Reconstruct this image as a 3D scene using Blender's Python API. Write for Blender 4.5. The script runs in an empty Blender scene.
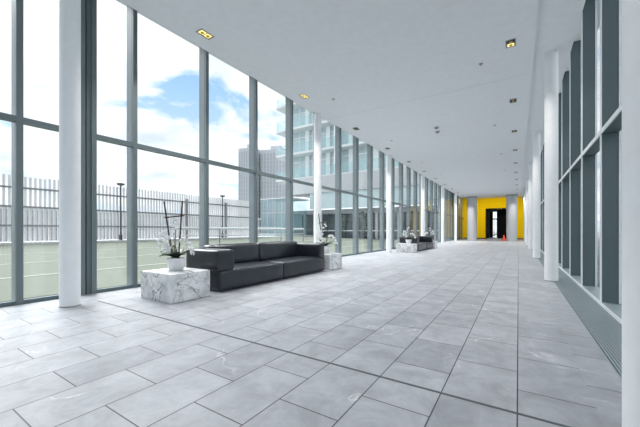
import bpy, bmesh, math, random
from mathutils import Vector, Matrix
random.seed(7)
S = bpy.context.scene
COL = S.collection
PI = math.pi

# ------------------------------------------------------------------ helpers
def lin(c):
    c = c / 255.0
    return c / 12.92 if c <= 0.04045 else ((c + 0.055) / 1.055) ** 2.4
def rgb(r, g, b):
    return (lin(r), lin(g), lin(b), 1.0)

def box(bm, x0, x1, y0, y1, z0, z1):
    vs = [bm.verts.new((x, y, z)) for z in (z0, z1) for y in (y0, y1) for x in (x0, x1)]
    for f in ((0, 2, 3, 1), (4, 5, 7, 6), (0, 1, 5, 4), (2, 6, 7, 3), (0, 4, 6, 2), (1, 3, 7, 5)):
        bm.faces.new([vs[i] for i in f])

def lathe(bm, prof, cx=0, cy=0, seg=32, cap=True):
    rings = []
    for r, z in prof:
        rings.append([bm.verts.new((cx + r * math.cos(2 * PI * i / seg), cy + r * math.sin(2 * PI * i / seg), z)) for i in range(seg)])
    for a, b in zip(rings, rings[1:]):
        for i in range(seg):
            j = (i + 1) % seg
            bm.faces.new((a[i], a[j], b[j], b[i]))
    if cap:
        bm.faces.new(list(reversed(rings[0])))
        bm.faces.new(rings[-1])

def tube(bm, pts, r, seg=8, r1=None):
    pts = [Vector(p) for p in pts]
    n = len(pts)
    rings = []
    for k, p in enumerate(pts):
        t = (pts[min(k + 1, n - 1)] - pts[max(k - 1, 0)]).normalized()
        up = Vector((0, 0, 1)) if abs(t.z) < 0.9 else Vector((1, 0, 0))
        a = t.cross(up).normalized()
        b = t.cross(a).normalized()
        rr = r if r1 is None else r + (r1 - r) * k / (n - 1)
        rings.append([bm.verts.new(p + a * rr * math.cos(2 * PI * i / seg) + b * rr * math.sin(2 * PI * i / seg)) for i in range(seg)])
    for a, b in zip(rings, rings[1:]):
        for i in range(seg):
            j = (i + 1) % seg
            bm.faces.new((a[i], a[j], b[j], b[i]))
    bm.faces.new(rings[0])
    bm.faces.new(list(reversed(rings[-1])))

def cushion(bm, x0, x1, y0, y1, z0, z1, r=0.04, puff=(0, 0, 0), n=8):
    """rounded box with softly swollen faces; puff = swell on x, y, z faces"""
    h = ((x1 - x0) / 2, (y1 - y0) / 2, (z1 - z0) / 2)
    c = ((x0 + x1) / 2, (y0 + y1) / 2, (z0 + z1) / 2)
    r = min(r, min(h) * 0.98)
    def samples(hh):
        inner = hh - r
        e = [-hh, -hh + r * 0.18, -hh + r * 0.5]
        m = [-inner + 2 * inner * i / n for i in range(n + 1)]
        return e + m + [-v for v in reversed(e)]
    cache = {}
    def vert(p):
        key = tuple(round(v, 6) for v in p)
        if key in cache:
            return cache[key]
        q = [max(-(h[i] - r), min(h[i] - r, p[i])) for i in range(3)]
        d = Vector([p[i] - q[i] for i in range(3)])
        if d.length > 0:
            d.normalize()
        pos = [q[i] + d[i] * r for i in range(3)]
        nn = [p[i] / h[i] for i in range(3)]
        out = list(pos)
        for i in range(3):
            j, k = (i + 1) % 3, (i + 2) % 3
            w = (1 - nn[j] ** 4) * (1 - nn[k] ** 4)
            out[i] += puff[i] * w * max(-1, min(1, nn[i])) ** 3
        cache[key] = bm.verts.new([out[i] + c[i] for i in range(3)])
        return cache[key]
    sm = [samples(v) for v in h]
    for ax in range(3):
        j, k = (ax + 1) % 3, (ax + 2) % 3
        for sgn in (-1, 1):
            for a in range(len(sm[j]) - 1):
                for b in range(len(sm[k]) - 1):
                    quad = []
                    for da, db in ((0, 0), (1, 0), (1, 1), (0, 1)):
                        p = [0, 0, 0]
                        p[ax] = sgn * h[ax]; p[j] = sm[j][a + da]; p[k] = sm[k][b + db]
                        quad.append(vert(p))
                    if sgn < 0:
                        quad.reverse()
                    if len(set(quad)) == 4:
                        bm.faces.new(quad)

def build(name, bm, mat, parent=None, bevel=0, smooth=False, loc=None, seg=2):
    if not smooth:
        bmesh.ops.recalc_face_normals(bm, faces=bm.faces)
    me = bpy.data.meshes.new(name)
    bm.to_mesh(me); bm.free()
    if mat is not None:
        me.materials.append(mat)
    o = bpy.data.objects.new(name, me)
    COL.objects.link(o)
    if parent: o.parent = parent
    if loc: o.location = loc
    if smooth:
        for p in me.polygons: p.use_smooth = True
    if bevel:
        m = o.modifiers.new('bevel', 'BEVEL'); m.width = bevel; m.segments = seg; m.limit_method = 'ANGLE'
        m.harden_normals = False
    return o

def smooth_by_angle(o, deg=40):
    me = o.data
    for p in me.polygons: p.use_smooth = True
    b = bmesh.new(); b.from_mesh(me)
    for e in b.edges:
        if len(e.link_faces) == 2 and e.calc_face_angle(0) > math.radians(deg):
            e.smooth = False
    b.to_mesh(me); b.free()
    return o

def thing(name, label, cat, loc=(0, 0, 0), rz=0, group=None):
    o = bpy.data.objects.new(name, None); COL.objects.link(o)
    o.empty_display_size = 0.1
    o.location = loc; o.rotation_euler = (0, 0, rz)
    o['label'] = label; o['category'] = cat
    if group: o['group'] = group
    return o
def tag(o, label, cat, group=None, kind=None):
    o['label'] = label; o['category'] = cat
    if group: o['group'] = group
    if kind: o['kind'] = kind
    return o
def struct(o):
    o['kind'] = 'structure'
    return o
def sempty(name, loc=(0, 0, 0)):
    o = bpy.data.objects.new(name, None); COL.objects.link(o)
    o.location = loc; o['kind'] = 'structure'
    return o
def dup(root, loc, label=None, rz=None):
    r = root.copy(); COL.objects.link(r); r.location = loc
    if rz is not None: r.rotation_euler = (0, 0, rz)
    if label: r['label'] = label
    for ch in list(root.children):
        c = ch.copy(); COL.objects.link(c); c.parent = r
        for g in list(ch.children):
            d = g.copy(); COL.objects.link(d); d.parent = c
    return r
def BM():
    return bmesh.new()

# ------------------------------------------------------------------ materials
def mat(name, color, rough=0.5, metal=0.0, spec=0.5, bump=None, coat=0.0):
    m = bpy.data.materials.new(name); m.use_nodes = True
    nt = m.node_tree; b = nt.nodes['Principled BSDF']
    b.inputs['Base Color'].default_value = color
    b.inputs['Roughness'].default_value = rough
    b.inputs['Metallic'].default_value = metal
    b.inputs['Specular IOR Level'].default_value = spec
    if coat:
        b.inputs['Coat Weight'].default_value = coat
        b.inputs['Coat Roughness'].default_value = 0.2
    # faint procedural mottling in every surface
    tc = nt.nodes.new('ShaderNodeTexCoord'); nz = nt.nodes.new('ShaderNodeTexNoise')
    sc, st = bump if bump else (9.0, 0.0)
    nz.inputs['Scale'].default_value = sc; nz.inputs['Detail'].default_value = 4
    nt.links.new(tc.outputs['Object'], nz.inputs['Vector'])
    mx = nt.nodes.new('ShaderNodeMix'); mx.data_type = 'RGBA'
    mx.inputs[6].default_value = tuple(c * 0.95 for c in color[:3]) + (1,)
    mx.inputs[7].default_value = tuple(min(1, c * 1.05) for c in color[:3]) + (1,)
    nt.links.new(nz.outputs['Fac'], mx.inputs[0])
    nt.links.new(mx.outputs[2], b.inputs['Base Color'])
    if st:
        bp = nt.nodes.new('ShaderNodeBump'); bp.inputs['Strength'].default_value = st; bp.inputs['Distance'].default_value = 0.02
        nt.links.new(nz.outputs['Fac'], bp.inputs['Height']); nt.links.new(bp.outputs['Normal'], b.inputs['Normal'])
    return m

def emit(name, color, strength):
    m = bpy.data.materials.new(name); m.use_nodes = True
    nt = m.node_tree; nt.nodes.clear()
    e = nt.nodes.new('ShaderNodeEmission'); o = nt.nodes.new('ShaderNodeOutputMaterial')
    e.inputs[0].default_value = color; e.inputs[1].default_value = strength
    nt.links.new(e.outputs[0], o.inputs[0])
    return m

def glass(name, tint, r0=0.04, rmax=0.9, haze=0.0, hazecol=(0.8, 0.9, 0.92, 1), power=5.0):
    m = bpy.data.materials.new(name); m.use_nodes = True
    nt = m.node_tree; nt.nodes.clear(); N = nt.nodes.new; L = nt.links.new
    out = N('ShaderNodeOutputMaterial'); tr = N('ShaderNodeBsdfTransparent'); gl = N('ShaderNodeBsdfGlossy')
    tr.inputs[0].default_value = tint; gl.inputs['Roughness'].default_value = 0.0
    gl.inputs[0].default_value = (0.92, 0.97, 0.98, 1)
    lw = N('ShaderNodeLayerWeight'); lw.inputs[0].default_value = 0.5
    pw = N('ShaderNodeMath'); pw.operation = 'POWER'; pw.inputs[1].default_value = power
    ma = N('ShaderNodeMath'); ma.operation = 'MULTIPLY_ADD'; ma.inputs[1].default_value = rmax - r0; ma.inputs[2].default_value = r0
    L(lw.outputs['Facing'], pw.inputs[0]); L(pw.outputs[0], ma.inputs[0])
    mx = N('ShaderNodeMixShader'); L(ma.outputs[0], mx.inputs[0]); L(gl.outputs[0], mx.inputs[2])
    if haze:
        df = N('ShaderNodeBsdfDiffuse'); df.inputs[0].default_value = hazecol
        m2 = N('ShaderNodeMixShader'); m2.inputs[0].default_value = haze
        L(tr.outputs[0], m2.inputs[1]); L(df.outputs[0], m2.inputs[2]); L(m2.outputs[0], mx.inputs[1])
    else:
        L(tr.outputs[0], mx.inputs[1])
    L(mx.outputs[0], out.inputs[0])
    return m

TILE_W, TILE_L = 0.365, 0.544
def tile_material(name, x_line, y_line, bw, rh):
    m = bpy.data.materials.new(name); m.use_nodes = True
    nt = m.node_tree; N = nt.nodes.new; L = nt.links.new
    b = nt.nodes['Principled BSDF']
    tc = N('ShaderNodeTexCoord'); sx = N('ShaderNodeSeparateXYZ'); L(tc.outputs['Object'], sx.inputs[0])
    ax = N('ShaderNodeMath'); ax.operation = 'SUBTRACT'; ax.inputs[1].default_value = x_line; L(sx.outputs['X'], ax.inputs[0])
    ay = N('ShaderNodeMath'); ay.operation = 'SUBTRACT'; ay.inputs[1].default_value = y_line; L(sx.outputs['Y'], ay.inputs[0])
    cb = N('ShaderNodeCombineXYZ'); L(ay.outputs[0], cb.inputs[0]); L(ax.outputs[0], cb.inputs[1])
    br = N('ShaderNodeTexBrick'); L(cb.outputs[0], br.inputs['Vector'])
    br.inputs['Scale'].default_value = 1.0
    br.inputs['Brick Width'].default_value = bw; br.inputs['Row Height'].default_value = rh
    br.inputs['Mortar Size'].default_value = 0.0033; br.inputs['Mortar Smooth'].default_value = 0.1
    br.inputs['Bias'].default_value = 0.0
    br.offset = 0.5; br.offset_frequency = 2
    br.inputs['Color1'].default_value = (0.272, 0.288, 0.318, 1)
    br.inputs['Color2'].default_value = (0.335, 0.352, 0.385, 1)
    br.inputs['Mortar'].default_value = (0.02, 0.024, 0.03, 1)
    # cloudy stone mottling
    n1 = N('ShaderNodeTexNoise'); n1.inputs['Scale'].default_value = 4.2; n1.inputs['Detail'].default_value = 9; n1.inputs['Roughness'].default_value = 0.7
    n1.inputs['Distortion'].default_value = 0.5; L(tc.outputs['Object'], n1.inputs['Vector'])
    mr = N('ShaderNodeMapRange'); mr.inputs[1].default_value = 0.3; mr.inputs[2].default_value = 0.7; mr.inputs[3].default_value = 0.74; mr.inputs[4].default_value = 1.24
    L(n1.outputs['Fac'], mr.inputs[0])
    mu = N('ShaderNodeMix'); mu.data_type = 'RGBA'; mu.blend_type = 'MULTIPLY'; mu.inputs[0].default_value = 1.0
    L(br.outputs['Color'], mu.inputs[6]); L(mr.outputs[0], mu.inputs[7])
    # sparse pale veins
    n2 = N('ShaderNodeTexNoise'); n2.inputs['Scale'].default_value = 1.15; n2.inputs['Detail'].default_value = 5; n2.inputs['Distortion'].default_value = 0.5
    L(tc.outputs['Object'], n2.inputs['Vector'])
    s1 = N('ShaderNodeMath'); s1.operation = 'SUBTRACT'; s1.inputs[1].default_value = 0.5; L(n2.outputs['Fac'], s1.inputs[0])
    s2 = N('ShaderNodeMath'); s2.operation = 'ABSOLUTE'; L(s1.outputs[0], s2.inputs[0])
    s3 = N('ShaderNodeMapRange'); s3.inputs[1].default_value = 0.0; s3.inputs[2].default_value = 0.005; s3.inputs[3].default_value = 1.0; s3.inputs[4].default_value = 0.0
    L(s2.outputs[0], s3.inputs[0])
    n3 = N('ShaderNodeTexNoise'); n3.inputs['Scale'].default_value = 2.3; L(tc.outputs['Object'], n3.inputs['Vector'])
    s4 = N('ShaderNodeMapRange'); s4.inputs[1].default_value = 0.5; s4.inputs[2].default_value = 0.66; s4.inputs[3].default_value = 0.0; s4.inputs[4].default_value = 0.55
    L(n3.outputs['Fac'], s4.inputs[0])
    s5 = N('ShaderNodeMath'); s5.operation = 'MULTIPLY'; L(s3.outputs[0], s5.inputs[0]); L(s4.outputs[0], s5.inputs[1])
    inv = N('ShaderNodeMath'); inv.operation = 'SUBTRACT'; inv.inputs[0].default_value = 1.0; L(br.outputs['Fac'], inv.inputs[1])
    s6 = N('ShaderNodeMath'); s6.operation = 'MULTIPLY'; L(s5.outputs[0], s6.inputs[0]); L(inv.outputs[0], s6.inputs[1])
    vm = N('ShaderNodeMix'); vm.data_type = 'RGBA'; L(s6.outputs[0], vm.inputs[0]); L(mu.outputs[2], vm.inputs[6]); vm.inputs[7].default_value = (0.78, 0.79, 0.8, 1)
    L(vm.outputs[2], b.inputs['Base Color'])
    rr = N('ShaderNodeMapRange'); rr.inputs[3].default_value = 0.34; rr.inputs[4].default_value = 0.5
    L(n1.outputs['Fac'], rr.inputs[0]); L(rr.outputs[0], b.inputs['Roughness'])
    b.inputs['Specular IOR Level'].default_value = 0.42
    bp = N('ShaderNodeBump'); bp.inputs['Strength'].default_value = 0.25; bp.inputs['Distance'].default_value = 0.003; bp.invert = True
    L(br.outputs['Fac'], bp.inputs['Height']); L(bp.outputs['Normal'], b.inputs['Normal'])
    return m

def marble_material():
    m = bpy.data.materials.new('veined_marble'); m.use_nodes = True
    nt = m.node_tree; N = nt.nodes.new; L = nt.links.new; b = nt.nodes['Principled BSDF']
    tc = N('ShaderNodeTexCoord')
    mp = N('ShaderNodeMapping'); mp.inputs['Rotation'].default_value = (0.5, 0.8, 0.3); L(tc.outputs['Object'], mp.inputs['Vector'])
    def vein(scale, dist, width, strength, seed):
        n = N('ShaderNodeTexNoise'); n.noise_dimensions = '4D'; n.inputs['W'].default_value = seed
        n.inputs['Scale'].default_value = scale; n.inputs['Detail'].default_value = 5; n.inputs['Distortion'].default_value = dist
        L(mp.outputs[0], n.inputs['Vector'])
        a = N('ShaderNodeMath'); a.operation = 'SUBTRACT'; a.inputs[1].default_value = 0.5; L(n.outputs['Fac'], a.inputs[0])
        c = N('ShaderNodeMath'); c.operation = 'ABSOLUTE'; L(a.outputs[0], c.inputs[0])
        r = N('ShaderNodeMapRange'); r.inputs[2].default_value = width; r.inputs[3].default_value = strength; r.inputs[4].default_value = 0
        L(c.outputs[0], r.inputs[0]); return r.outputs[0]
    v1 = vein(1.7, 2.2, 0.022, 1.0, 1.3); v2 = vein(5.0, 1.6, 0.03, 0.4, 4.7)
    nl = N('ShaderNodeTexNoise'); nl.inputs['Scale'].default_value = 3.5; nl.inputs['Detail'].default_value = 6; L(mp.outputs[0], nl.inputs['Vector'])
    cr = N('ShaderNodeValToRGB'); cr.color_ramp.elements[0].position = 0.3; cr.color_ramp.elements[0].color = (0.48, 0.5, 0.53, 1)
    cr.color_ramp.elements[1].position = 0.58; cr.color_ramp.elements[1].color = (0.80, 0.81, 0.82, 1)
    L(nl.outputs['Fac'], cr.inputs[0])
    mx = N('ShaderNodeMath'); mx.operation = 'MAXIMUM'; L(v1, mx.inputs[0]); L(v2, mx.inputs[1])
    mk = N('ShaderNodeMapRange'); mk.inputs[1].default_value = 0.36; mk.inputs[2].default_value = 0.54
    n5 = N('ShaderNodeTexNoise'); n5.inputs['Scale'].default_value = 2.2; L(mp.outputs[0], n5.inputs['Vector']); L(n5.outputs['Fac'], mk.inputs[0])
    mm = N('ShaderNodeMath'); mm.operation = 'MULTIPLY'; L(mx.outputs[0], mm.inputs[0]); L(mk.outputs[0], mm.inputs[1])
    m1 = N('ShaderNodeMix'); m1.data_type = 'RGBA'; L(mm.outputs[0], m1.inputs[0]); L(cr.outputs[0], m1.inputs[6]); m1.inputs[7].default_value = (0.1, 0.11, 0.13, 1)
    L(m1.outputs[2], b.inputs['Base Color']); b.inputs['Roughness'].default_value = 0.25
    return m

M = {}
M['tile'] = tile_material('grey_stone_tile', -0.005, 0.764, TILE_L, TILE_W)
M['border_tile'] = tile_material('grey_stone_border_tile', 0.0, 0.5, TILE_L, 5.0)
M['ceiling'] = mat('matt_ceiling_paint', (0.775, 0.79, 0.83, 1), 0.9, spec=0.2)
M['white'] = mat('white_column_paint', (0.84, 0.86, 0.88, 1), 0.45)
M['wall_white'] = mat('white_wall_paint', (0.8, 0.81, 0.82, 1), 0.8)
M['yellow'] = mat('yellow_wall_paint', (0.80, 0.51, 0.002, 1), 0.8, spec=0.08)
M['concrete'] = mat('smooth_concrete', (0.52, 0.53, 0.55, 1), 0.7, bump=(14, 0.1))
M['alu_dark'] = mat('grey_anodised_aluminium', (0.13, 0.165, 0.175, 1), 0.4, metal=0.2)
M['alu_fin'] = mat('pale_aluminium_fin', (0.20, 0.235, 0.255, 1), 0.4, metal=0.1)
M['alu_teal'] = mat('dark_teal_aluminium', (0.088, 0.126, 0.142, 1), 0.5, metal=0.1)
M['alu_bright'] = mat('bright_aluminium', (0.78, 0.82, 0.84, 1), 0.35, metal=0.1)
M['gasket'] = mat('black_gasket', (0.02, 0.024, 0.027, 1), 0.6)
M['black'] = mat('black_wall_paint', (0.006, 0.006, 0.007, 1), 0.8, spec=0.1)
M['glass'] = glass('clear_facade_glass', (0.963, 0.974, 0.979, 1), 0.025, 0.55, power=6.5)
M['leather'] = mat('black_leather', (0.013, 0.0165, 0.0235, 1), 0.28, spec=0.55, bump=(5, 0.3))
M['leather_seam'] = mat('black_leather_piping', (0.02, 0.022, 0.025, 1), 0.4)
M['foot'] = mat('black_plinth', (0.01, 0.01, 0.011, 1), 0.6)
M['marble'] = marble_material()
M['pot'] = mat('mottled_white_ceramic', (0.66, 0.68, 0.70, 1), 0.5, bump=(60, 0.3))
M['soil'] = mat('dark_moss', (0.03, 0.035, 0.025, 1), 0.9, bump=(60, 0.8))
M['leaf'] = mat('dark_green_leaf', (0.02, 0.04, 0.022, 1), 0.35)
M['petal'] = mat('white_petal', (0.86, 0.88, 0.89, 1), 0.6)
_nt = M['petal'].node_tree; _b = _nt.nodes['Principled BSDF']; _t = _nt.nodes.new('ShaderNodeBsdfTranslucent'); _t.inputs[0].default_value = (0.9, 0.92, 0.93, 1)
_m = _nt.nodes.new('ShaderNodeMixShader'); _m.inputs[0].default_value = 0.5
_nt.links.new(_b.outputs[0], _m.inputs[1]); _nt.links.new(_t.outputs[0], _m.inputs[2]); _nt.links.new(_m.outputs[0], _nt.nodes['Material Output'].inputs[0])
M['lip'] = mat('pale_yellow_lip', (0.75, 0.7, 0.45, 1), 0.6)
M['stake'] = mat('brown_wooden_stake', (0.06, 0.035, 0.032, 1), 0.6)
M['stem'] = mat('green_stem', (0.14, 0.16, 0.11, 1), 0.5)
M['light_frame'] = mat('grey_light_frame', (0.3, 0.31, 0.32, 1), 0.4)
M['light_black'] = mat('black_light_housing', (0.015, 0.015, 0.015, 1), 0.5)
M['lamp_on'] = emit('warm_lamp', (1.0, 0.82, 0.30, 1), 1.1)
M['lamp_dim'] = mat('gold_reflector', (0.5, 0.38, 0.08, 1), 0.3, metal=0.6)
M['chrome'] = mat('grey_metal', (0.35, 0.36, 0.38, 1), 0.35, metal=0.6)
M['grille'] = mat('blue_grey_grille', (0.27, 0.325, 0.355, 1), 0.4, metal=0.3)
M['grille_dark'] = mat('dark_trench', (0.07, 0.085, 0.095, 1), 0.7)
M['orange'] = mat('orange_plastic', (0.85, 0.07, 0.015, 1), 0.5)
M['turf'] = mat('sage_green_turf', (0.115, 0.133, 0.105, 1), 0.95, bump=(3, 0.1))
M['line'] = mat('pale_court_line', (0.27, 0.30, 0.26, 1), 0.9)
M['paving'] = mat('pale_paving', (0.34, 0.36, 0.36, 1), 0.9)
M['kerb'] = mat('pale_kerb_concrete', (0.62, 0.63, 0.64, 1), 0.9)
M['fence'] = mat('weathered_grey_slat', (0.74, 0.73, 0.75, 1), 0.8, bump=(20, 0.1))
M['fence_rail'] = mat('grey_fence_rail', (0.25, 0.255, 0.27, 1), 0.7)
M['post'] = mat('dark_lamp_post', (0.03, 0.035, 0.04, 1), 0.5)
M['rail'] = mat('white_handrail', (0.72, 0.73, 0.74, 1), 0.4)
M['slab'] = mat('pale_balcony_slab', (0.60, 0.63, 0.64, 1), 0.8)
M['tower_wall'] = mat('pale_tower_panel', (0.80, 0.83, 0.84, 1), 0.7)
M['tower_glass'] = mat('blue_grey_window_glass', (0.46, 0.57, 0.60, 1), 0.12, spec=0.8)
M['balcony_glass'] = glass('pale_cyan_balcony_glass', (0.88, 0.945, 0.95, 1), 0.06, 0.8, haze=0.025, hazecol=(0.68, 0.76, 0.78, 1))
M['podium'] = mat('grey_podium_panel', (0.44, 0.46, 0.48, 1), 0.8)
M['podium_dark'] = mat('dark_podium_glass', (0.07, 0.1, 0.11, 1), 0.15, spec=0.8)
M['cyan_glass'] = glass('cyan_pavilion_glass', (0.86, 0.94, 0.95, 1), 0.03, 0.4, haze=0.06, hazecol=(0.5, 0.7, 0.74, 1))
M['far_tower'] = mat('grey_far_tower', (0.47, 0.49, 0.52, 1), 0.8)
M['far_window'] = mat('grey_far_window', (0.33, 0.355, 0.385, 1), 0.3)
M['shrub'] = mat('dark_shrub_leaves', (0.05, 0.075, 0.06, 1), 0.8)
M['ground'] = mat('grey_asphalt', (0.2, 0.21, 0.21, 1), 0.9)

# ------------------------------------------------------------------ layout (metres)
GX = -5.24          # left glazing plane
RX = 0.86           # inner edge of the right window fins
ZC = 4.075          # lobby ceiling
ZR = 4.175           # recess above the right columns
CL, CR = -4.615, 0.235  # edges of the lobby ceiling
Y0, Y1 = -7.0, 38.4
YC = 32.9            # where the lobby ceiling stops short of the end wall
MOD = 1.376

# ---- floor, border, walls, ceiling
bm = BM(); box(bm, -5.50, 0.34, Y0, Y1, -0.2, 0.0); struct(build('floor', bm, M['tile']))
bm = BM(); box(bm, 0.34, 0.53, Y0, Y1, -0.2, 0.0); struct(build('trim_1', bm, M['border_tile']))
bm = BM()
box(bm, -4.62, 0.53, 1.838, 1.856, 0.0, 0.002)
struct(build('trim_2', bm, M['grille_dark']))
bm = BM(); box(bm, CL, CR, Y0, YC, ZC, ZC + 0.35); struct(build('ceiling', bm, M['ceiling']))
bm = BM(); box(bm, CL, CR - 0.01, 7.53, 7.536, ZC - 0.001, ZC + 0.01); struct(build('trim_3', bm, M['podium']))
bm = BM(); box(bm, CR, 0.80, Y0, Y1, ZR, ZR + 0.27); struct(build('trim_4', bm, M['ceiling']))
bm = BM(); box(bm, -5.6, CL, Y0, Y1, 4.72, 4.85); struct(build('trim_5', bm, M['ceiling']))
bm = BM(); box(bm, CL, 0.80, Y0, Y1, 4.446, 4.85); box(bm, 0.80, 1.25, Y0, Y1, 4.66, 4.85); struct(build('trim_6', bm, M['wall_white']))
# end wall (yellow) with the tall opening
DX0, DX1, DZ = -2.98, -1.09, 3.26
bm = BM()
box(bm, -5.5, DX0, Y1, Y1 + 0.3, 0, 4.8)
box(bm, DX1, 1.3, Y1, Y1 + 0.3, 0, 4.8)
box(bm, DX0, DX1, Y1, Y1 + 0.3, DZ, 4.8)
struct(build('wall_end', bm, M['yellow']))
bm = BM()
box(bm, -5.2, DX0, Y1 - 0.02, Y1, 0, 0.12); box(bm, DX1, 0.9, Y1 - 0.02, Y1, 0, 0.12)
struct(build('baseboard_end', bm, M['gasket']))
d = sempty('door_1', (DX0, Y1, 0))
bm = BM(); box(bm, -0.06, 0.0, -0.03, 0.3, 0, DZ + 0.06); build('door_jamb', bm, M['black'], d)
bm = BM(); box(bm, DX1 - DX0, DX1 - DX0 + 0.06, -0.03, 0.3, 0, DZ + 0.06); build('door_jamb', bm, M['black'], d)
bm = BM(); box(bm, 0, DX1 - DX0, -0.03, 0.3, DZ, DZ + 0.06); build('door_head', bm, M['black'], d)
# dark passage behind the opening
HY = 46.5
bm = BM(); box(bm, -4.2, 0.2, Y1 + 0.3, HY, -0.2, 0.0); struct(build('floor_passage', bm, M['concrete']))
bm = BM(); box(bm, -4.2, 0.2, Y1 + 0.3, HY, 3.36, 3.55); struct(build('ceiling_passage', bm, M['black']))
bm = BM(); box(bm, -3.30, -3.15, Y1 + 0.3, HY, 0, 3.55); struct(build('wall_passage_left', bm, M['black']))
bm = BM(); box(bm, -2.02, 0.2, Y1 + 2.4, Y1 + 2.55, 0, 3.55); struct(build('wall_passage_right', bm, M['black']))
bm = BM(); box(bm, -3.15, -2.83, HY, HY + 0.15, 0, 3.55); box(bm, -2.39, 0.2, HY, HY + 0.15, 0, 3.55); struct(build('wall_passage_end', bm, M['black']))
w = sempty('window_passage', (-2.61, HY, 0))
bm = BM(); box(bm, -0.22, 0.22, 0.02, 0.1, 2.35, 2.5); build('transom', bm, M['gasket'], w)
bm = BM(); box(bm, -0.22, 0.22, 0.05, 0.06, 0.0, 3.55); build('pane', bm, M['glass'], w)
bm = BM(); box(bm, -0.10, -0.06, 0.02, 0.1, 0.0, 2.35); build('mullion', bm, M['gasket'], w)
# wall behind the camera
bm = BM(); box(bm, -5.5, 1.3, Y0 - 0.2, Y0, 0, 4.8); struct(build('wall_back', bm, M['wall_white']))

# ---- left glazing: one window per bay
edges = [1.23 + MOD * k for k in range(-5, 28)]
edges = [e for e in edges if e < Y1 - 0.2]
bays = []
for a, b in zip(edges, edges[1:] + [Y1]):
    if a < 1.3 and b > 2.5:
        bays += [(a, 1.86, 0), (2.03, b, 1)]
    else:
        bays.append((a, b, 0))
bays.insert(0, (Y0, edges[0], 0))
ZT0, ZT1, ZTOP = 2.262, 2.335, 4.72
for i, (a, b, dbl) in enumerate(bays):
    w = sempty('window_%d' % (i + 1), (GX, a, 0))
    L = b - a
    bm = BM(); box(bm, -0.008, 0.006, 0.03, L - 0.03, 0.05, ZT0); build('lower_pane', bm, M['glass'], w)
    bm = BM(); box(bm, -0.008, 0.006, 0.03, L - 0.03, ZT1, ZTOP); build('upper_pane', bm, M['glass'], w)
    bm = BM(); box(bm, -0.03, 0.035, -0.033, 0.033, 0, ZTOP); build('mullion', bm, M['alu_dark'], w)
    bm = BM(); box(bm, -0.19, -0.03, -0.026, 0.026, 0, ZTOP); build('outer_fin', bm, M['alu_fin'], w)
    bm = BM(); box(bm, -0.05, 0.03, 0.033, L - 0.033, ZT0, ZT1); build('transom', bm, M['alu_dark'], w)
    bm = BM(); box(bm, -0.03, 0.03, 0.033, L - 0.033, 0, 0.05); build('sill', bm, M['alu_teal'], w)
    bm = BM(); box(bm, -0.12, -0.03, 0.033, L - 0.033, -0.02, 0.035); build('outer_sill', bm, M['alu_bright'], w)
    if dbl:   # movement joint: three uprights side by side
        bm = BM(); box(bm, -0.10, 0.02, -0.09, -0.034, 0, ZTOP); build('joint_cover', bm, M['alu_teal'], w)
        bm = BM(); box(bm, -0.03, 0.035, -0.17, -0.11, 0, ZTOP); build('mullion', bm, M['alu_dark'], w)
        bm = BM(); box(bm, -0.03, 0.0, -0.11, -0.09, 0, ZTOP); build('joint_gasket', bm, M['gasket'], w)

# ---- right glazing: deep dark fins with a bright nosing
NW = len(bays)
FD = 0.17
redges = [5.15 + MOD * k for k in range(-8, 25)]
redges = [e for e in redges if e < Y1 - 0.3]
RT0, RT1 = 2.12, 2.175
for i, (a, b) in enumerate(zip(redges, redges[1:] + [Y1])):
    w = sempty('window_%d' % (NW + i + 1), (RX, a, 0))
    L = b - a
    bm = BM(); box(bm, 0.012, FD, -0.022, 0.022, 0.0, 4.66); build('fin', bm, M['alu_teal'], w)
    bm = BM(); box(bm, 0.0, 0.012, -0.024, 0.024, 0.0, 4.66); build('fin_nosing', bm, M['alu_bright'], w)
    bm = BM(); box(bm, FD - 0.004, FD + 0.02, 0.022, 0.034, 0.03, 4.66); box(bm, FD - 0.004, FD + 0.02, L - 0.034, L - 0.022, 0.03, 4.66)
    build('frame', bm, M['alu_bright'], w)
    bm = BM(); box(bm, 0.012, FD, 0.022, L - 0.022, RT0, RT1); build('transom', bm, M['alu_teal'], w)
    bm = BM(); box(bm, 0.0, 0.012, 0.024, L - 0.024, RT0, RT1); build('transom_nosing', bm, M['alu_bright'], w)
    bm = BM(); box(bm, FD, FD + 0.012, 0.034, L - 0.034, 0.03, RT0); build('lower_pane', bm, M['glass'], w)
    bm = BM(); box(bm, FD, FD + 0.012, 0.034, L - 0.034, RT1, 4.66); build('upper_pane', bm, M['glass'], w)
    bm = BM(); box(bm, 0.0, FD + 0.03, 0.022, L - 0.022, 0.0, 0.03); build('sill', bm, M['grille'], w)
    bm = BM(); box(bm, -0.012, 0.0, -0.022, L - 0.022, 0.0, 0.035); build('sill_nosing', bm, M['alu_bright'], w)

# ---- floor convector grille along the right windows
g = thing('floor_grille', 'long blue-grey convector grille set in the floor along the right windows', 'grille', (0.53, 0, 0))
bm = BM(); box(bm, 0, 0.318, Y0, Y1, -0.2, -0.02); build('trench', bm, M['grille_dark'], g)
for k in range(len(redges)):
    a = redges[k] + 0.35; b = min(a + MOD, Y1)
    bm = BM()
    box(bm, 0.0, 0.012, a, b - 0.004, -0.02, 0.0); box(bm, 0.306, 0.318, a, b - 0.004, -0.02, 0.0)
    n = 15
    for j in range(n):
        x = 0.020 + j * 0.0192
        box(bm, x, x + 0.0135, a, b - 0.004, -0.016, -0.002)
    build('grille_panel', bm, M['grille'], g)

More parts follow.
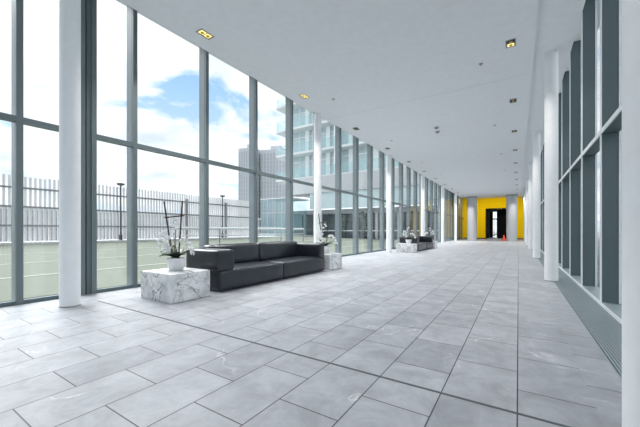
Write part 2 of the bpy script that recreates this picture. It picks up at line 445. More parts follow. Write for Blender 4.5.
# ---- columns
def column(x, y, r, top, label, group, material, collar=False):
    t = thing('column', label, 'column', (x, y, 0), 0, group)
    bm = BM(); lathe(bm, [(r, 0.012), (r, top)], seg=40); smooth_by_angle(build('shaft', bm, material, t))
    bm = BM(); lathe(bm, [(r + 0.002, 0), (r + 0.002, 0.012)], seg=40); smooth_by_angle(build('base_ring', bm, M['light_frame'], t))
    if collar:
        bm = BM(); lathe(bm, [(r + 0.05, top - 0.1), (r + 0.05, top)], seg=40); smooth_by_angle(build('collar', bm, M['light_frame'], t))
    return t
lab_l = ['white round column nearest on the left, in front of the tall glazing before the sofas',
         'white round column behind the right end of the near sofa',
         'white round column on the left standing between the two black sofas',
         'white round column just behind the far black sofa',
         'white round column second before the yellow end wall on the left glazing',
         'white round column on the left closest to the yellow end wall']
for k in range(6):
    column(-4.62 if k == 0 else -4.60, 1.545 if k == 0 else 1.56 + 5.504 * k, 0.105, ZC if k else ZC, lab_l[k], 'round columns along the left glazing', M['white'])
lab_r = ['white round column cut off by the right edge of the view, nearest of the right row',
         'white round column standing second in the right row, where the floor grille passes behind it',
         'third white round column of the right row, partly behind the second',
         'fourth white round column of the right row',
         'fifth white round column of the right row, a thin strip in view',
         'sixth white round column of the right row, a thin strip in view',
         'farthest white round column of the right row, next to the yellow wall']
for k in range(7):
    column(0.505, 1.94 if k == 0 else 1.56 + 5.504 * k, 0.105, ZR, lab_r[k], 'round columns along the right windows', M['white'])
column(-3.69, 32.3, 0.42, ZC, 'thick grey concrete column left of the dark doorway by the yellow wall', 'thick concrete columns at the end wall', M['concrete'], True)
column(-0.50, 32.3, 0.42, ZC, 'thick grey concrete column right of the dark doorway by the orange cone', 'thick concrete columns at the end wall', M['concrete'], True)

# ---- sofas
def make_sofa(loc, label):
    t = thing('sofa', label, 'sofa', loc, 0, 'black leather sofas by the glazing')
    # local: +x to the room (front), y along the length
    Ls = 2.94; X0, X1 = -0.79, 0.0
    bm = BM(); box(bm, X0 + 0.06, X1 - 0.09, 0.09, Ls - 0.09, 0.0, 0.03); build('plinth', bm, M['foot'], t)
    h = Ls / 2
    for a, b in ((0.0, h - 0.004), (h + 0.004, Ls)):
        bm = BM(); cushion(bm, X0 + 0.02, X1, a, b, 0.012, 0.318, 0.04, (0.012, 0.004, 0.016)); s = build('seat_cushion', bm, M['leather'], t, smooth=True)
        bm = BM(); tube(bm, [(X1 - 0.004, a + 0.04, 0.288), (X1 + 0.004, (a + b) / 2, 0.292), (X1 - 0.004, b - 0.04, 0.288)], 0.004, 6); build('piping', bm, M['leather_seam'], s, smooth=True)
    for a, b in ((-0.04, 0.285), (Ls - 0.20, Ls)):
        bm = BM(); cushion(bm, X0, X1 - 0.015, a, b, 0.31, 0.625, 0.03, (0.004, 0.012, 0.008)); s = build('armrest', bm, M['leather'], t, smooth=True)
        bm = BM(); ya = a + 0.03
        tube(bm, [(X1 - 0.02, a + 0.012, 0.34), (X1 - 0.02, a + 0.012, 0.60)], 0.0035, 6); build('piping', bm, M['leather_seam'], s, smooth=True)
    for a, b in ((0.287, h - 0.003), (h + 0.003, Ls - 0.202)):
        bm = BM(); cushion(bm, X0, X0 + 0.205, a, b, 0.31, 0.672, 0.05, (0.02, 0.004, 0.012))
        for v in bm.verts:        # the back leans a little
            v.co.x -= (v.co.z - 0.31) * 0.10
        build('back_cushion', bm, M['leather'], t, smooth=True)
    return t
make_sofa((-3.70, 3.06, 0), 'long black leather sofa nearest the camera by the left glazing')
make_sofa((-3.70, 13.66, 0), 'black leather sofa far down the lobby between the two far marble blocks')

# ---- marble blocks
def block(x, y, label):
    bm = BM(); box(bm, -0.385, 0.335, -0.30, 0.28, 0.0, 0.365)
    o = build('marble_table', bm, M['marble'], None, bevel=0.004, loc=(x, y, 0))
    tag(o, label, 'table', 'marble block tables beside the sofas')
    return o
BX = -3.99
block(BX, 2.56, 'low veined marble block table at the left end of the near sofa')
block(BX, 6.43, 'low veined marble block table at the far end of the near sofa')
block(BX, 13.16, 'low veined marble block table at the near end of the far sofa')
block(BX, 17.04, 'low veined marble block table at the far end of the far sofa')

# ---- orchids
def petal(bm, length, width, ang, tilt, base=0.004, n=6):
    """one rounded petal of real thickness in the local x-z plane, facing -y"""
    rot = Matrix.Rotation(ang, 4, 'Y')
    top, bot = [], []
    prof = [(0.0, 0.10), (0.2, 0.55), (0.45, 0.95), (0.65, 1.0), (0.85, 0.75), (1.0, 0.12)]
    for t, wd in prof:
        y = -tilt * length * t * t
        row_t, row_b = [], []
        for s in (-1, 0, 1):
            p = Vector((s * wd * width / 2, y + (0.10 * width if s == 0 else 0), base + t * length))
            row_t.append(bm.verts.new(rot @ p))
            row_b.append(bm.verts.new(rot @ (p + Vector((0, 0.0015, 0)))))
        top.append(row_t); bot.append(row_b)
    for k in range(len(prof) - 1):
        for s in range(2):
            bm.faces.new((top[k][s], top[k][s + 1], top[k + 1][s + 1], top[k + 1][s]))
            bm.faces.new((bot[k][s], bot[k + 1][s], bot[k + 1][s + 1], bot[k][s + 1]))
        bm.faces.new((top[k][0], top[k + 1][0], bot[k + 1][0], bot[k][0]))
        bm.faces.new((top[k][2], bot[k][2], bot[k + 1][2], top[k + 1][2]))
bm = BM()
for ang, ln, wd in ((0, 0.042, 0.030), (2 * PI / 2.75, 0.040, 0.026), (-2 * PI / 2.75, 0.040, 0.026), (PI * 0.44, 0.044, 0.048), (-PI * 0.44, 0.044, 0.048)):
    petal(bm, ln, wd, ang, 0.18)
FLOWER = build('flower', bm, M['petal'], smooth=True).data
bpy.data.objects.remove(bpy.data.objects['flower'])
bm = BM()
lathe(bm, [(0.003, 0.0), (0.007, 0.006), (0.006, 0.014), (0.002, 0.02)], seg=10)
for v in bm.verts: v.co = Vector((v.co.x, -v.co.z - 0.002, v.co.y - 0.004))
LIP = build('lip', bm, M['lip'], smooth=True).data
bpy.data.objects.remove(bpy.data.objects['lip'])

def leaf(bm, ang, length, width, rise, droop):
    d = Vector((math.cos(ang), math.sin(ang), 0)); sd = Vector((-math.sin(ang), math.cos(ang), 0))
    prof = [(0, .35), (.2, .75), (.45, 1), (.7, .9), (.9, .5), (1, .08)]
    rows = []
    for t, wv in prof:
        c = d * (0.02 + t * length) + Vector((0, 0, 0.175 + 1.45 * rise * t - droop * t * t))
        rows.append([(c + sd * (s * wv * width * 0.62) + Vector((0, 0, 0.012 * abs(s))), 0) for s in (-1, 0, 1)])
    tv = [[bm.verts.new(p[0]) for p in r] for r in rows]
    bv = [[bm.verts.new(p[0] - Vector((0, 0, 0.003))) for p in r] for r in rows]
    for k in range(5):
        for s in range(2):
            bm.faces.new((tv[k][s], tv[k][s + 1], tv[k + 1][s + 1], tv[k + 1][s]))
            bm.faces.new((bv[k][s], bv[k + 1][s], bv[k + 1][s + 1], bv[k][s + 1]))
        bm.faces.new((tv[k][0], tv[k + 1][0], bv[k + 1][0], bv[k][0]))
        bm.faces.new((tv[k][2], bv[k][2], bv[k + 1][2], tv[k + 1][2]))

def make_orchid(loc, label, rz):
    t = thing('potted_orchid', label, 'plant', loc, rz, 'white orchids on the marble blocks')
    bm = BM(); lathe(bm, [(0.08, 0.0), (0.094, 0.01), (0.128, 0.16), (0.13, 0.175), (0.108, 0.175), (0.104, 0.15)], seg=28, cap=False)
    bm.faces.new([v for v in bm.verts if abs(v.co.z) < 1e-6])
    smooth_by_angle(build('pot', bm, M['pot'], t), 50)
    bm = BM(); lathe(bm, [(0.104, 0.14), (0.104, 0.158), (0.05, 0.166)], seg=24); build('soil', bm, M['soil'], t, smooth=True)
    for ang, ln, wd, ri, dr in ((0.1, .21, .075, .14, .10), (-0.5, .17, .07, .09, .08), (3.0, .22, .07, .14, .13), (3.6, .19, .07, .08, .09), (-1.4, .15, .075, .10, .07), (1.5, .17, .07, .12, .06), (2.3, .16, .07, .16, .06), (5.2, .17, .07, .11, .08), (0.5, .18, .065, .12, .09), (3.9, .17, .065, .10, .09)):
        bm = BM(); leaf(bm, ang, ln, wd, ri, dr); build('leaf', bm, M['leaf'], t, smooth=True)
    bm = BM(); tube(bm, [(-0.05, 0.0, 0.15), (-0.17, 0.0, 0.96)], 0.011, 8); build('stake', bm, M['stake'], t, smooth=True)
    bm = BM(); tube(bm, [(0.03, 0.0, 0.15), (0.085, 0.0, 0.965)], 0.011, 8); build('stake', bm, M['stake'], t, smooth=True)
    bm = BM(); tube(bm, [(-0.165, 0.004, 0.735), (0.105, 0.004, 0.765)], 0.010, 8); build('cross_bar', bm, M['stake'], t, smooth=True)
    stems = [
        [(-0.03, 0.01, 0.15), (-0.06, 0.01, 0.35), (-0.10, 0.0, 0.50), (-0.16, -0.02, 0.52), (-0.21, -0.03, 0.44)],
        [(0.0, 0.01, 0.15), (-0.03, 0.01, 0.40), (-0.06, 0.01, 0.60), (-0.02, 0.0, 0.74)],
        [(0.02, -0.01, 0.15), (0.04, -0.01, 0.30), (0.10, -0.02, 0.40), (0.17, -0.03, 0.40), (0.23, -0.04, 0.33), (0.26, -0.05, 0.24)],
        [(-0.02, 0.0, 0.15), (-0.05, -0.03, 0.3), (-0.09, -0.06, 0.33), (-0.11, -0.07, 0.24)]]
    for st in stems:
        bm = BM(); tube(bm, st, 0.0035, 6, 0.002); build('stem', bm, M['stem'], t, smooth=True)
    fl = [(-0.21, -0.04, 0.42), (-0.19, -0.04, 0.49), (-0.14, -0.04, 0.53), (-0.20, -0.05, 0.36), (-0.10, -0.05, 0.46), (-0.13, -0.05, 0.40),
          (-0.09, -0.09, 0.35), (-0.11, -0.09, 0.29), (-0.07, -0.09, 0.31),
          (0.10, -0.05, 0.42), (0.15, -0.06, 0.42), (0.20, -0.07, 0.37), (0.24, -0.08, 0.31), (0.26, -0.08, 0.25),
          (-0.05, -0.01, 0.62), (-0.01, -0.01, 0.70), (-0.045, -0.01, 0.54), (0.02, -0.01, 0.66)]
    rnd = random.Random(3)
    for k, p in enumerate(fl):
        f = bpy.data.objects.new('flower', FLOWER); COL.objects.link(f); f.parent = t
        f.location = p; s = rnd.uniform(0.82, 1.02) * (0.7 if p[2] > 0.53 else 1.0)
        f.scale = (s, s, s); f.rotation_euler = (rnd.uniform(-.35, .15), rnd.uniform(-.5, .5), rnd.uniform(-.7, .7))
        l = bpy.data.objects.new('lip', LIP); COL.objects.link(l); l.parent = f
    return t
YAW = math.radians(32.6)
o1 = make_orchid((-4.02, 2.56, 0.365), 'white orchid in a pale pot at the left end of the near sofa', YAW)
dup(o1, (-3.97, 6.43, 0.365), 'white orchid rising behind the right armrest of the near sofa', YAW + 0.35)
dup(o1, (-3.93, 13.12, 0.365), 'white orchid in a pale pot on the block before the far sofa', YAW - 0.3)
dup(o1, (-3.99, 17.04, 0.365), 'white orchid showing above the back of the far sofa', YAW + 2.9)

# ---- ceiling fittings
def downlight(x, y, lit, label, power):
    t = thing('downlight', label, 'light', (x, y, ZC), 0, 'recessed ceiling downlights')
    bm = BM()
    for a in ((-0.075, -0.062, -0.125, 0.125), (0.062, 0.075, -0.125, 0.125), (-0.062, 0.062, -0.125, -0.112), (-0.062, 0.062, 0.112, 0.125)):
        box(bm, a[0], a[1], a[2], a[3], -0.006, 0.0)
    build('frame', bm, M['light_frame'], t)
    bm = BM(); box(bm, -0.062, 0.062, -0.112, 0.112, -0.002, -0.0005); build('housing', bm, M['light_black'], t)
    for s in (-1, 1):
        bm = BM(); box(bm, -0.05, 0.05, s * 0.053 - 0.047, s * 0.053 + 0.047, -0.004, -0.002)
        lm = build('lamp', bm, M['lamp_on'] if lit == 1 or (lit == 2 and s > 0) else M['light_black'], t)
        bm = BM(); lathe(bm, [(0.026, -0.012), (0.026, -0.004)], cx=0.0, cy=s * 0.053, seg=16); build('bulb', bm, M['lamp_dim'], lm)
    if power:  # area light added below the fixture, even where its lamps are drawn dark
        ld = bpy.data.lights.new('downlight_fill_beam', 'AREA'); ld.shape = 'RECTANGLE'; ld.size = 0.1; ld.size_y = 0.2
        ld.energy = power; ld.color = (1.0, 0.95, 0.88); ld.spread = math.radians(115)
        lo = bpy.data.objects.new('downlight_fill_beam', ld); COL.objects.link(lo); lo.parent = t; lo.location = (0, 0, -0.02)
    return t
DL = 30.0
def beam(y):
    return DL * (1.0 if y < 24 else 1.7)
ordw = ['nearest', 'second', 'third', 'fourth', 'fifth', 'sixth', 'seventh', 'eighth', 'ninth', 'tenth', 'eleventh']
for k in range(11):
    y = 3.20 + 2.745 * k
    downlight(-4.24, y, k < 2, '%s recessed downlight in the ceiling row beside the left glazing%s' % (ordw[k], ', glowing yellow' if k < 2 else ', dark lamps with an added beam'), beam(y))
for k in range(10):
    y = 6.13 + 2.745 * k
    downlight(-0.11, y, 2 if k == 0 else 0, '%s recessed downlight in the ceiling row on the right%s' % (ordw[k], ', glowing yellow' if k == 0 else ', dark lamps with an added beam'), 0.6 * beam(y))
downlight(-0.11, 6.13 - 2.745, 1, 'added recessed twin downlight continuing the right ceiling row overhead, just out of view', 9)  # row extended out of view, added to brighten the near floor
downlight(-0.11, 6.13 - 5.49, 1, 'added recessed twin downlight continuing the right ceiling row above the photographer', 9)  # second unseen fixture added for the same near-floor light
def sprinkler(x, y, label):
    t = thing('ceiling_sprinkler', label, 'sprinkler', (x, y, ZC), 0, 'ceiling sprinklers')
    bm = BM(); lathe(bm, [(0.035, -0.006), (0.04, 0.0)], seg=20); build('plate', bm, M['light_frame'], t)
    bm = BM(); lathe(bm, [(0.018, -0.03), (0.018, -0.027), (0.007, -0.026), (0.007, -0.006)], seg=14); build('head', bm, M['chrome'], t)
for k in range(4):
    sprinkler(-0.60, 6.58 + 4.07 * k, '%s small ceiling sprinkler of the line left of the right downlights' % ordw[k])
    sprinkler(-3.74, 6.43 + 4.07 * k, '%s small ceiling sprinkler of the line right of the left downlights' % ordw[k])
t = thing('smoke_detector', 'round grey smoke detector in the middle of the ceiling', 'detector', (-2.17, 10.32, ZC))
bm = BM(); lathe(bm, [(0.05, -0.045), (0.065, -0.03), (0.075, 0.0)], seg=24); build('cover', bm, M['chrome'], t, smooth=True)
bm = BM(); lathe(bm, [(0.03, -0.055), (0.03, -0.045)], seg=16); build('sensor', bm, M['light_black'], t)
t = thing('ceiling_speaker', 'second round grey fitting beside the smoke detector mid ceiling', 'fitting', (-2.11, 9.90, ZC))
bm = BM(); lathe(bm, [(0.06, -0.035), (0.07, 0.0)], seg=24); build('cover', bm, M['chrome'], t, smooth=True)
bm = BM(); lathe(bm, [(0.03, -0.045), (0.03, -0.035)], seg=16); build('sensor', bm, M['light_black'], t)

# ---- wall washers added out of sight to brighten the yellow end wall
for k, x in enumerate((-4.9, -3.4, -2.0, -1.6, 0.0)):
    t = thing('added_wall_washer', '%s added unseen spotlight from the left, lighting the yellow end wall' % ordw[k].replace('nearest', 'first'), 'light', (x, 34.4 - 0.12 * k, 4.446), 0, 'added spotlights before the yellow wall')
    bm = BM(); lathe(bm, [(0.06, -0.008), (0.07, 0.0)], seg=20); build('trim_ring', bm, M['light_frame'], t)
    bm = BM(); lathe(bm, [(0.04, -0.014), (0.045, -0.008)], seg=16); build('lens', bm, M['lamp_dim'], t)
    ld = bpy.data.lights.new('added_wall_beam', 'SPOT'); ld.energy = 125; ld.spot_size = math.radians(125); ld.spot_blend = 0.9; ld.shadow_soft_size = 0.12
    ld.color = (1, 0.97, 0.93)
    lo = bpy.data.objects.new('added_wall_beam', ld); COL.objects.link(lo); lo.parent = t; lo.location = (0, 0, -0.1)
    lo.rotation_euler = (math.radians(48), 0, 0)

# ---- floor box, cone
t = thing('floor_box', 'small grey metal floor socket lid in the tiles past the near sofa', 'floor socket', (-4.15, 10.35, 0))
bm = BM(); box(bm, -0.15, 0.15, -0.12, 0.12, 0, 0.004); build('frame', bm, M['alu_bright'], t)
bm = BM(); box(bm, -0.13, 0.13, -0.10, 0.10, 0.004, 0.006); build('lid', bm, M['light_frame'], t)
t = thing('traffic_cone', 'orange traffic cone before the dark doorway at the end', 'cone', (-1.09, 32.0, 0))
bm = BM(); box(bm, -0.18, 0.18, -0.18, 0.18, 0, 0.03); build('base', bm, M['orange'], t, bevel=0.008)
bm = BM(); lathe(bm, [(0.14, 0.03), (0.13, 0.06), (0.035, 0.52), (0.03, 0.53)], seg=24); smooth_by_angle(build('body', bm, M['orange'], t))
# small downlights in the passage
for k, x in enumerate((-1.95, -1.6, -1.25)):
    bm = BM(); lathe(bm, [(0.05, -0.012), (0.05, 0.0)], seg=16)
    o = build('passage_ceiling_light', bm, emit('passage_lamp_%d' % k, (1, 0.95, 0.9, 1), 1.5), None, loc=(x, Y1 + 1.9, 3.36))
    tag(o, ['left of the three small ceiling lights inside the dark doorway', 'middle of the three small ceiling lights inside the dark doorway', 'right of the three small ceiling lights inside the dark doorway'][k], 'light', 'lights in the dark passage')

# ------------------------------------------------------------------ outside, left
bm = BM(); box(bm, -260, -5.5, -60, 300, -0.5, -0.06); struct(build('ground_left', bm, M['ground']))
bm = BM(); box(bm, 1.25, 260, -60, 300, -0.5, -0.06); struct(build('ground_right', bm, M['ground']))
bm = BM(); box(bm, -5.75, -5.5, -25, 30, -0.06, -0.03); struct(build('path', bm, M['paving']))
def zl(x):
    return -0.02 if x > -7 else -0.02 + 0.29 * (-7 - x) / 12.6
def strip(bm, xs, ya, yb, up, th):
    rows = [[bm.verts.new((x, y, zl(x) + dz)) for y, dz in ((ya, up), (yb, up), (yb, up - th), (ya, up - th))] for x in xs]
    for p, q in zip(rows, rows[1:]):
        for k in range(4):
            bm.faces.new((p[k], p[(k + 1) % 4], q[(k + 1) % 4], q[k]))
    bm.faces.new(rows[0]); bm.faces.new(list(reversed(rows[-1])))
bm = BM(); strip(bm, (-5.75, -7.0, -19.6), -25, 27, 0.0, 0.05); struct(build('lawn', bm, M['turf']))
for k, x in enumerate((-8.2, -10.8, -13.9)):
    bm = BM(); strip(bm, (x + 0.06, x - 0.06), -20, 24, 0.008, 0.02); struct(build('trim_court_line', bm, M['line']))
bm = BM(); box(bm, -20.5, -19.6, -25, 30, -0.06, 0.36); struct(build('trim_kerb', bm, M['kerb']))
# slatted fence in bays
FXX = -20.0
fence = thing('slatted_fence', 'tall weathered grey slat fence on the kerb along the terrace outside', 'fence', (FXX, 0, 0.36))
nb = 9; bw = 3.5; fy = -11.0
for k in range(nb):
    a = fy + k * bw
    bm = BM(); y = a + 0.02
    rnd = random.Random(k)
    while y < a + bw - 0.1:
        box(bm, -0.055, 0.015, y, y + 0.098, 0.02, 3.14 + rnd.uniform(-.02, .03)); y += 0.185
    build('slat_panel', bm, M['fence'], fence)
    for z in (0.75, 1.65, 2.55):
        bm = BM(); box(bm, 0.015, 0.075, a, a + bw, z, z + 0.09); build('rail', bm, M['fence_rail'], fence)
    bm = BM(); box(bm, 0.02, 0.14, a - 0.06, a + 0.06, -0.1, 2.8); build('post', bm, M['fence_rail'], fence)
def lamp_post(y, label):
    t = thing('lamp_post', label, 'lamp post', (-19.8, y, 0.36), 0, 'lamp posts along the fence')
    bm = BM(); lathe(bm, [(0.09, 0.0), (0.09, 0.3), (0.045, 0.34), (0.04, 3.2)], seg=12); smooth_by_angle(build('pole', bm, M['post'], t))
    bm = BM(); lathe(bm, [(0.05, 3.2), (0.2, 3.26), (0.2, 3.34), (0.04, 3.38)], seg=12); build('lamp_head', bm, M['post'], t)
lamp_post(9.08, 'thin dark lamp post before the fence, left of the near orchid')
lamp_post(16.56, 'thin dark lamp post before the fence, above the near sofa')
# white handrail
t = thing('handrail', 'white pipe handrail on the terrace above the near sofa back', 'handrail', (-13.3, 8.4, 0.125))
bm = BM(); tube(bm, [(0, 0, 0.9), (0, 10.1, 0.9)], 0.07, 10); build('top_rail', bm, M['rail'], t, smooth=True)
bm = BM(); tube(bm, [(0, 0, 0.55), (0, 10.1, 0.55)], 0.025, 8); build('middle_rail', bm, M['rail'], t, smooth=True)
for k in range(5):
    bm = BM(); lathe(bm, [(0.035, 0.0), (0.035, 0.9)], cx=0, cy=0.02 + 2.515 * k, seg=10); build('post', bm, M['fence_rail'], t)

# ---- residential tower with balconies beyond the lobby
T = thing('apartment_tower', 'pale apartment tower with curved glass balconies beyond the glazing', 'building', (0, 32.0, 0))
def slab_poly(bm, z0, z1, x0, x1, yf, yb, rad):
    pts = [(x1, yb), (x1, yf)]
    for i in range(9):
        a = -PI / 2 - i / 8 * PI / 2
        pts.append((x0 + rad + rad * math.cos(a), yf + rad + rad * math.sin(a)))
    pts.append((x0, yb))
    lo = [bm.verts.new((p[0], p[1], z0)) for p in pts]; hi = [bm.verts.new((p[0], p[1], z1)) for p in pts]
    bm.faces.new(lo); bm.faces.new(hi)
    for i in range(len(pts)):
        j = (i + 1) % len(pts)
        bm.faces.new((lo[i], lo[j], hi[j], hi[i]))
TX0, TX1 = -26.95, -6.2
def rail_poly(bm, z0, z1, x0, x1, yf, yb, rad):
    pts = [(x1, yf)]
    for i in range(9):
        a = -PI / 2 - i / 8 * PI / 2
        pts.append((x0 + rad + rad * math.cos(a), yf + rad + rad * math.sin(a)))
    pts.append((x0, yb))
    for p, q in zip(pts, pts[1:]):
        d = Vector((q[0] - p[0], q[1] - p[1], 0)).normalized(); n = Vector((-d.y, d.x, 0)) * 0.01
        vs = []
        for z in (z0, z1):
            for s in (-1, 1):
                for e in (p, q):
                    vs.append(bm.verts.new((e[0] + s * n.x, e[1] + s * n.y, z)))
        for f in ((0, 1, 5, 4), (2, 6, 7, 3), (4, 5, 7, 6), (0, 2, 3, 1)):
            bm.faces.new([vs[i] for i in f])
NS = 8
for k in range(NS):
    z = 7.5 + 3.19 * k
    bm = BM(); slab_poly(bm, z - 0.25, z, TX0, TX1, -0.95, 6.0, 0.5); build('balcony_slab', bm, M['slab'], T)
    bm = BM(); rail_poly(bm, z + 0.02, z + 1.15, TX0 + 0.06, TX1, -0.9, 3.0, 0.45); r = build('balcony_railing', bm, M['balcony_glass'], T)
    bm = BM()
    x = TX0 + 0.9
    while x < TX1:
        box(bm, x, x + 0.55, 0.35, 0.7, z, z + 2.94); x += 3.1
    box(bm, TX0 + 0.9, TX0 + 1.2, 0.35, 6.0, z, z + 2.94)
    build('wall_pier', bm, M['tower_wall'], T)
    bm = BM(); box(bm, TX0 + 0.95, TX1, 0.6, 0.66, z, z + 2.94); wnd = build('window', bm, M['tower_glass'], T)
    bm = BM()
    x = TX0 + 1.9
    while x < TX1:
        box(bm, x, x + 0.07, 0.53, 0.6, z, z + 2.94); x += 1.03
    box(bm, TX0 + 0.95, TX1, 0.53, 0.6, z + 2.2, z + 2.3)
    build('window_frame', bm, M['tower_wall'], wnd)
    bm = BM(); box(bm, -18.0, -17.8, -0.85, 0.35, z, z + 2.94); box(bm, -11.0, -10.8, -0.85, 0.35, z, z + 2.94); build('balcony_divider', bm, M['tower_wall'], T)
bm = BM(); box(bm, TX0 + 2.0, -6.8, 0.7, 12.0, 5.52, 7.4 + 3.19 * NS); build('core', bm, M['tower_wall'], T)
bm = BM(); box(bm, -24.5, -5.5, -1.7, -1.3, 5.32, 7.2); build('fascia_wall', bm, M['podium'], T)
bm = BM(); box(bm, -24.5, -5.5, -1.3, 0.69, 5.32, 5.5); build('soffit', bm, M['podium'], T)

# podium below it
P = thing('podium_building', 'low building with glazed upper band and dark colonnade below the apartment tower', 'building', (0, 32.0, 0))
bm = BM(); box(bm, -20.9, -5.45, -1.6, -1.5, 3.45, 5.3); build('glazed_band', bm, M['tower_glass'], P)
bm = BM(); box(bm, -26.0, -5.45, -0.35, 1.0, 2.9, 3.4); build('canopy', bm, M['podium'], P)
bm = BM(); box(bm, -26.0, -5.45, 1.0, 1.2, 0.0, 2.9); build('shopfront', bm, M['podium_dark'], P)
for k in range(9):
    x = -25.0 + k * 2.4
    bm = BM(); lathe(bm, [(0.16, -0.06), (0.16, 2.9)], cx=x, cy=-0.2, seg=14); smooth_by_angle(build('column', bm, M['slab'], P))
bm = BM(); box(bm, -20.9, -5.45, -0.9, -0.75, 0.85, 0.95); build('pale_rail', bm, M['rail'], P)
# dark wall hard against the far end of the glazing
bm = BM(); box(bm, -6.6, -6.2, 32.5, 39.0, 0, 5.0); struct(build('wall_annex', bm, M['podium_dark']))

# glazed pavilion
V = thing('glass_pavilion', 'pale cyan glass pavilion with thin frames left of the podium', 'building', (-25.5, 27.0, 0))
bm = BM(); box(bm, 0, 4.2, 0, 0.03, 0, 4.5); build('front_glass', bm, M['cyan_glass'], V)
bm = BM(); box(bm, 4.17, 4.2, 0.03, 3.5, 0, 4.5); build('side_glass', bm, M['cyan_glass'], V)
bm = BM(); box(bm, -0.1, 4.3, -0.1, 3.6, 4.5, 4.62); build('roof', bm, M['slab'], V)
bm = BM()
for k in range(5):
    box(bm, k * 1.04 - 0.03, k * 1.04 + 0.03, -0.04, 0.0, 0, 4.5)
box(bm, 0, 4.2, -0.04, 0, 2.9, 3.0)
build('frame', bm, M['podium'], V)
bm = BM(); box(bm, 0.6, 3.6, 1.6, 3.2, 0, 2.9); build('inner_wall', bm, M['podium'], V)

# long low building behind the fence
H = thing('low_building', 'long low pale building seen in slits behind the grey slat fence', 'building', (-42, 0, 0))
bm = BM(); box(bm, -8, 0, -20, 44, -0.06, 3.0); build('wall', bm, M['podium'], H)
for k in range(16):
    bm = BM(); box(bm, 0, 0.06, -18 + 3.8 * k, -15.6 + 3.8 * k, 0.9, 2.3); build('window', bm, M['far_window'], H)
bm = BM(); box(bm, -8.3, 0.3, -20.3, 44.3, 3.0, 3.25); build('roof', bm, M['slab'], H)

# distant grey towers
def far_tower(loc, wx, wy, h, label, nf, nc):
    t = thing('distant_tower', label, 'building', loc, math.radians(20), 'distant grey towers')
    bm = BM(); box(bm, 0, wx, 0, wy, -2, h); build('body', bm, M['far_tower'], t)
    bm = BM(); box(bm, wx * 0.3, wx * 0.7, wy * 0.3, wy * 0.7, h, h + 2.2); build('roof_plant', bm, M['far_tower'], t)
    for c in range(nc):
        cw = wx / nc
        bm = BM()
        for f in range(nf):
            z = 3 + f * (h - 4) / nf
            box(bm, c * cw + cw * 0.25, c * cw + cw * 0.7, -0.08, 0.0, z, z + (h - 4) / nf * 0.82)
        build('window_column', bm, M['far_window'], t)
    bm = BM()
    for f in range(nf):
        z = 3 + f * (h - 4) / nf
        box(bm, wx, wx + 0.08, wy * 0.1, wy * 0.9, z, z + (h - 4) / nf * 0.55)
    build('side_window_band', bm, M['far_window'], t)
far_tower((-90.2, 83.0, 0), 7.0, 10, 32.3, 'left of two distant grey towers beyond the fence, narrower', 18, 7)
far_tower((-84.0, 88.5, 0), 10.0, 10, 32.0, 'right of two distant grey towers, partly behind the apartment tower', 18, 8)

# shrubs before the podium
def shrub(x, y, h, r, seed, label):
    rnd = random.Random(seed)
    t = thing('shrub', label, 'shrub', (x, y, -0.06), 0, 'dark shrubs before the podium')
    bm = BM(); tube(bm, [(0, 0, 0), (0.03, 0, h * 0.5)], 0.05, 8, 0.03); build('trunk', bm, M['post'], t, smooth=True)
    bm = BM()
    for k in range(420):
        a, b = rnd.uniform(0, 2 * PI), rnd.uniform(-1, 1)
        rr = r * rnd.uniform(0.35, 1.0)
        c = Vector((rr * math.cos(a) * math.sqrt(1 - b * b), rr * math.sin(a) * math.sqrt(1 - b * b), h * 0.62 + b * h * 0.36))
        d1 = Vector((rnd.uniform(-1, 1), rnd.uniform(-1, 1), rnd.uniform(-1, 1))).normalized() * 0.11
        d2 = d1.cross(Vector((rnd.uniform(-1, 1), rnd.uniform(-1, 1), rnd.uniform(-1, 1)))).normalized() * 0.05
        bm.faces.new([bm.verts.new(c + v) for v in (-d1, d2, d1, -d2)])
    build('foliage', bm, M['shrub'], t)
shrub(-15.2, 27.6, 2.6, 0.8, 1, 'dark leafy shrub before the podium, left of the pair seen past the near sofa')
shrub(-12.9, 27.8, 2.9, 0.8, 2, 'dark leafy shrub before the podium, right of the pair seen past the near sofa')

# ------------------------------------------------------------------ outside, right: neighbouring tower
R_ = thing('neighbour_tower', 'blue-white tower glimpsed in slits through the right windows', 'building', (16.0, 20.0, 0))
bm = BM(); box(bm, 0, 14, 0, 40, 0, 42); build('body', bm, M['tower_wall'], R_)
for k in range(13):
    z = 1.0 + 3.1 * k
    bm = BM(); box(bm, -0.1, 14.1, -0.1, 40.1, z, z + 1.7); build('window_band', bm, M['tower_glass'], R_)
    bm = BM(); box(bm, -1.0, 0.0, 0, 40, z - 0.3, z - 0.1); build('ledge', bm, M['slab'], R_)

# ------------------------------------------------------------------ sky, sun, camera
W = bpy.data.worlds.new('sky'); S.world = W; W.use_nodes = True
nt = W.node_tree; nt.nodes.clear(); N = nt.nodes.new; L = nt.links.new
out = N('ShaderNodeOutputWorld'); bg = N('ShaderNodeBackground'); L(bg.outputs[0], out.inputs[0])
tc = N('ShaderNodeTexCoord'); sp = N('ShaderNodeSeparateXYZ'); L(tc.outputs['Generated'], sp.inputs[0])
zz = N('ShaderNodeMath'); zz.operation = 'MAXIMUM'; zz.inputs[1].default_value = 0.0; L(sp.outputs['Z'], zz.inputs[0])
za = N('ShaderNodeMath'); za.operation = 'ADD'; za.inputs[1].default_value = 0.22; L(zz.outputs[0], za.inputs[0])
dx = N('ShaderNodeMath'); dx.operation = 'DIVIDE'; L(sp.outputs['X'], dx.inputs[0]); L(za.outputs[0], dx.inputs[1])
dy = N('ShaderNodeMath'); dy.operation = 'DIVIDE'; L(sp.outputs['Y'], dy.inputs[0]); L(za.outputs[0], dy.inputs[1])
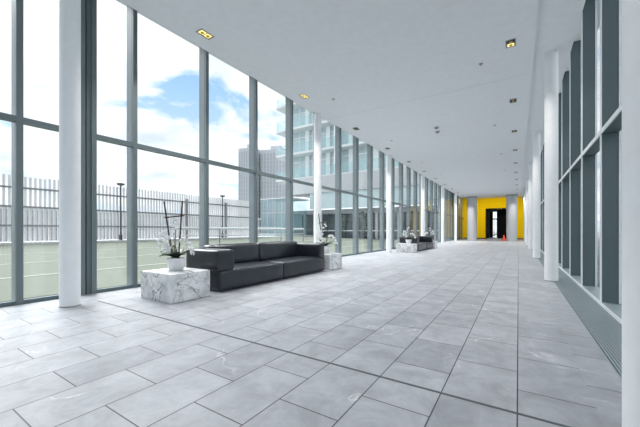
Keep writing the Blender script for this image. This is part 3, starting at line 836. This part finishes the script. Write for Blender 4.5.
cb = N('ShaderNodeCombineXYZ'); L(dx.outputs[0], cb.inputs[0]); L(dy.outputs[0], cb.inputs[1])
cb.inputs[2].default_value = 0.4
n1 = N('ShaderNodeTexNoise'); n1.inputs['Scale'].default_value = 1.5; n1.inputs['Detail'].default_value = 9; n1.inputs['Roughness'].default_value = 0.56; n1.inputs['Distortion'].default_value = 0.4
L(cb.outputs[0], n1.inputs['Vector'])
cr = N('ShaderNodeValToRGB'); e = cr.color_ramp.elements
e[0].position = 0.37; e[0].color = (0, 0, 0, 1); e[1].position = 0.43; e[1].color = (1, 1, 1, 1)
L(n1.outputs['Fac'], cr.inputs[0])
gr = N('ShaderNodeValToRGB'); g = gr.color_ramp.elements
g[0].position = 0.0; g[0].color = (0.40, 0.48, 0.54, 1); g[1].position = 0.5; g[1].color = (0.13, 0.25, 0.44, 1)
L(zz.outputs[0], gr.inputs[0])
n2 = N('ShaderNodeTexNoise'); n2.inputs['Scale'].default_value = 2.6; n2.inputs['Detail'].default_value = 6; L(cb.outputs[0], n2.inputs['Vector'])
c2 = N('ShaderNodeValToRGB'); h = c2.color_ramp.elements
h[0].position = 0.3; h[0].color = (0.35, 0.39, 0.43, 1); h[1].position = 0.68; h[1].color = (0.62, 0.625, 0.63, 1)
L(n2.outputs['Fac'], c2.inputs[0])
mx = N('ShaderNodeMix'); mx.data_type = 'RGBA'; L(cr.outputs[0], mx.inputs[0]); L(gr.outputs[0], mx.inputs[6]); L(c2.outputs[0], mx.inputs[7])
L(mx.outputs[2], bg.inputs[0]); bg.inputs[1].default_value = 2.0

sun = bpy.data.lights.new('sun', 'SUN'); sun.energy = 7.3; sun.angle = math.radians(56); sun.color = (1.0, 0.985, 0.96)
so = bpy.data.objects.new('sun', sun); COL.objects.link(so)
d = Vector((-0.565, 0.05, 0.825)).normalized()
so.rotation_euler = d.to_track_quat('Z', 'Y').to_euler(); so.location = (-30, 0, 30)

cam = bpy.data.cameras.new('camera'); co = bpy.data.objects.new('camera', cam); COL.objects.link(co)
co.location = (0, 0, 0.92); co.rotation_euler = (PI / 2, 0, math.atan(198.5 / 310))
cam.sensor_width = 36; cam.lens = 310 / 640 * 36; cam.shift_y = 17 / 640
cam.clip_end = 1000; cam.clip_start = 0.05
S.camera = co
S.view_settings.view_transform = 'Standard'; S.view_settings.look = 'None'
S.view_settings.gamma = 1; S.view_settings.use_curve_mapping = False
S.view_settings.exposure = 0.34
S.cycles.max_bounces = 10; S.cycles.diffuse_bounces = 5; S.cycles.transparent_max_bounces = 24
S.cycles.use_denoising = True
S.cycles.sample_clamp_indirect = 6
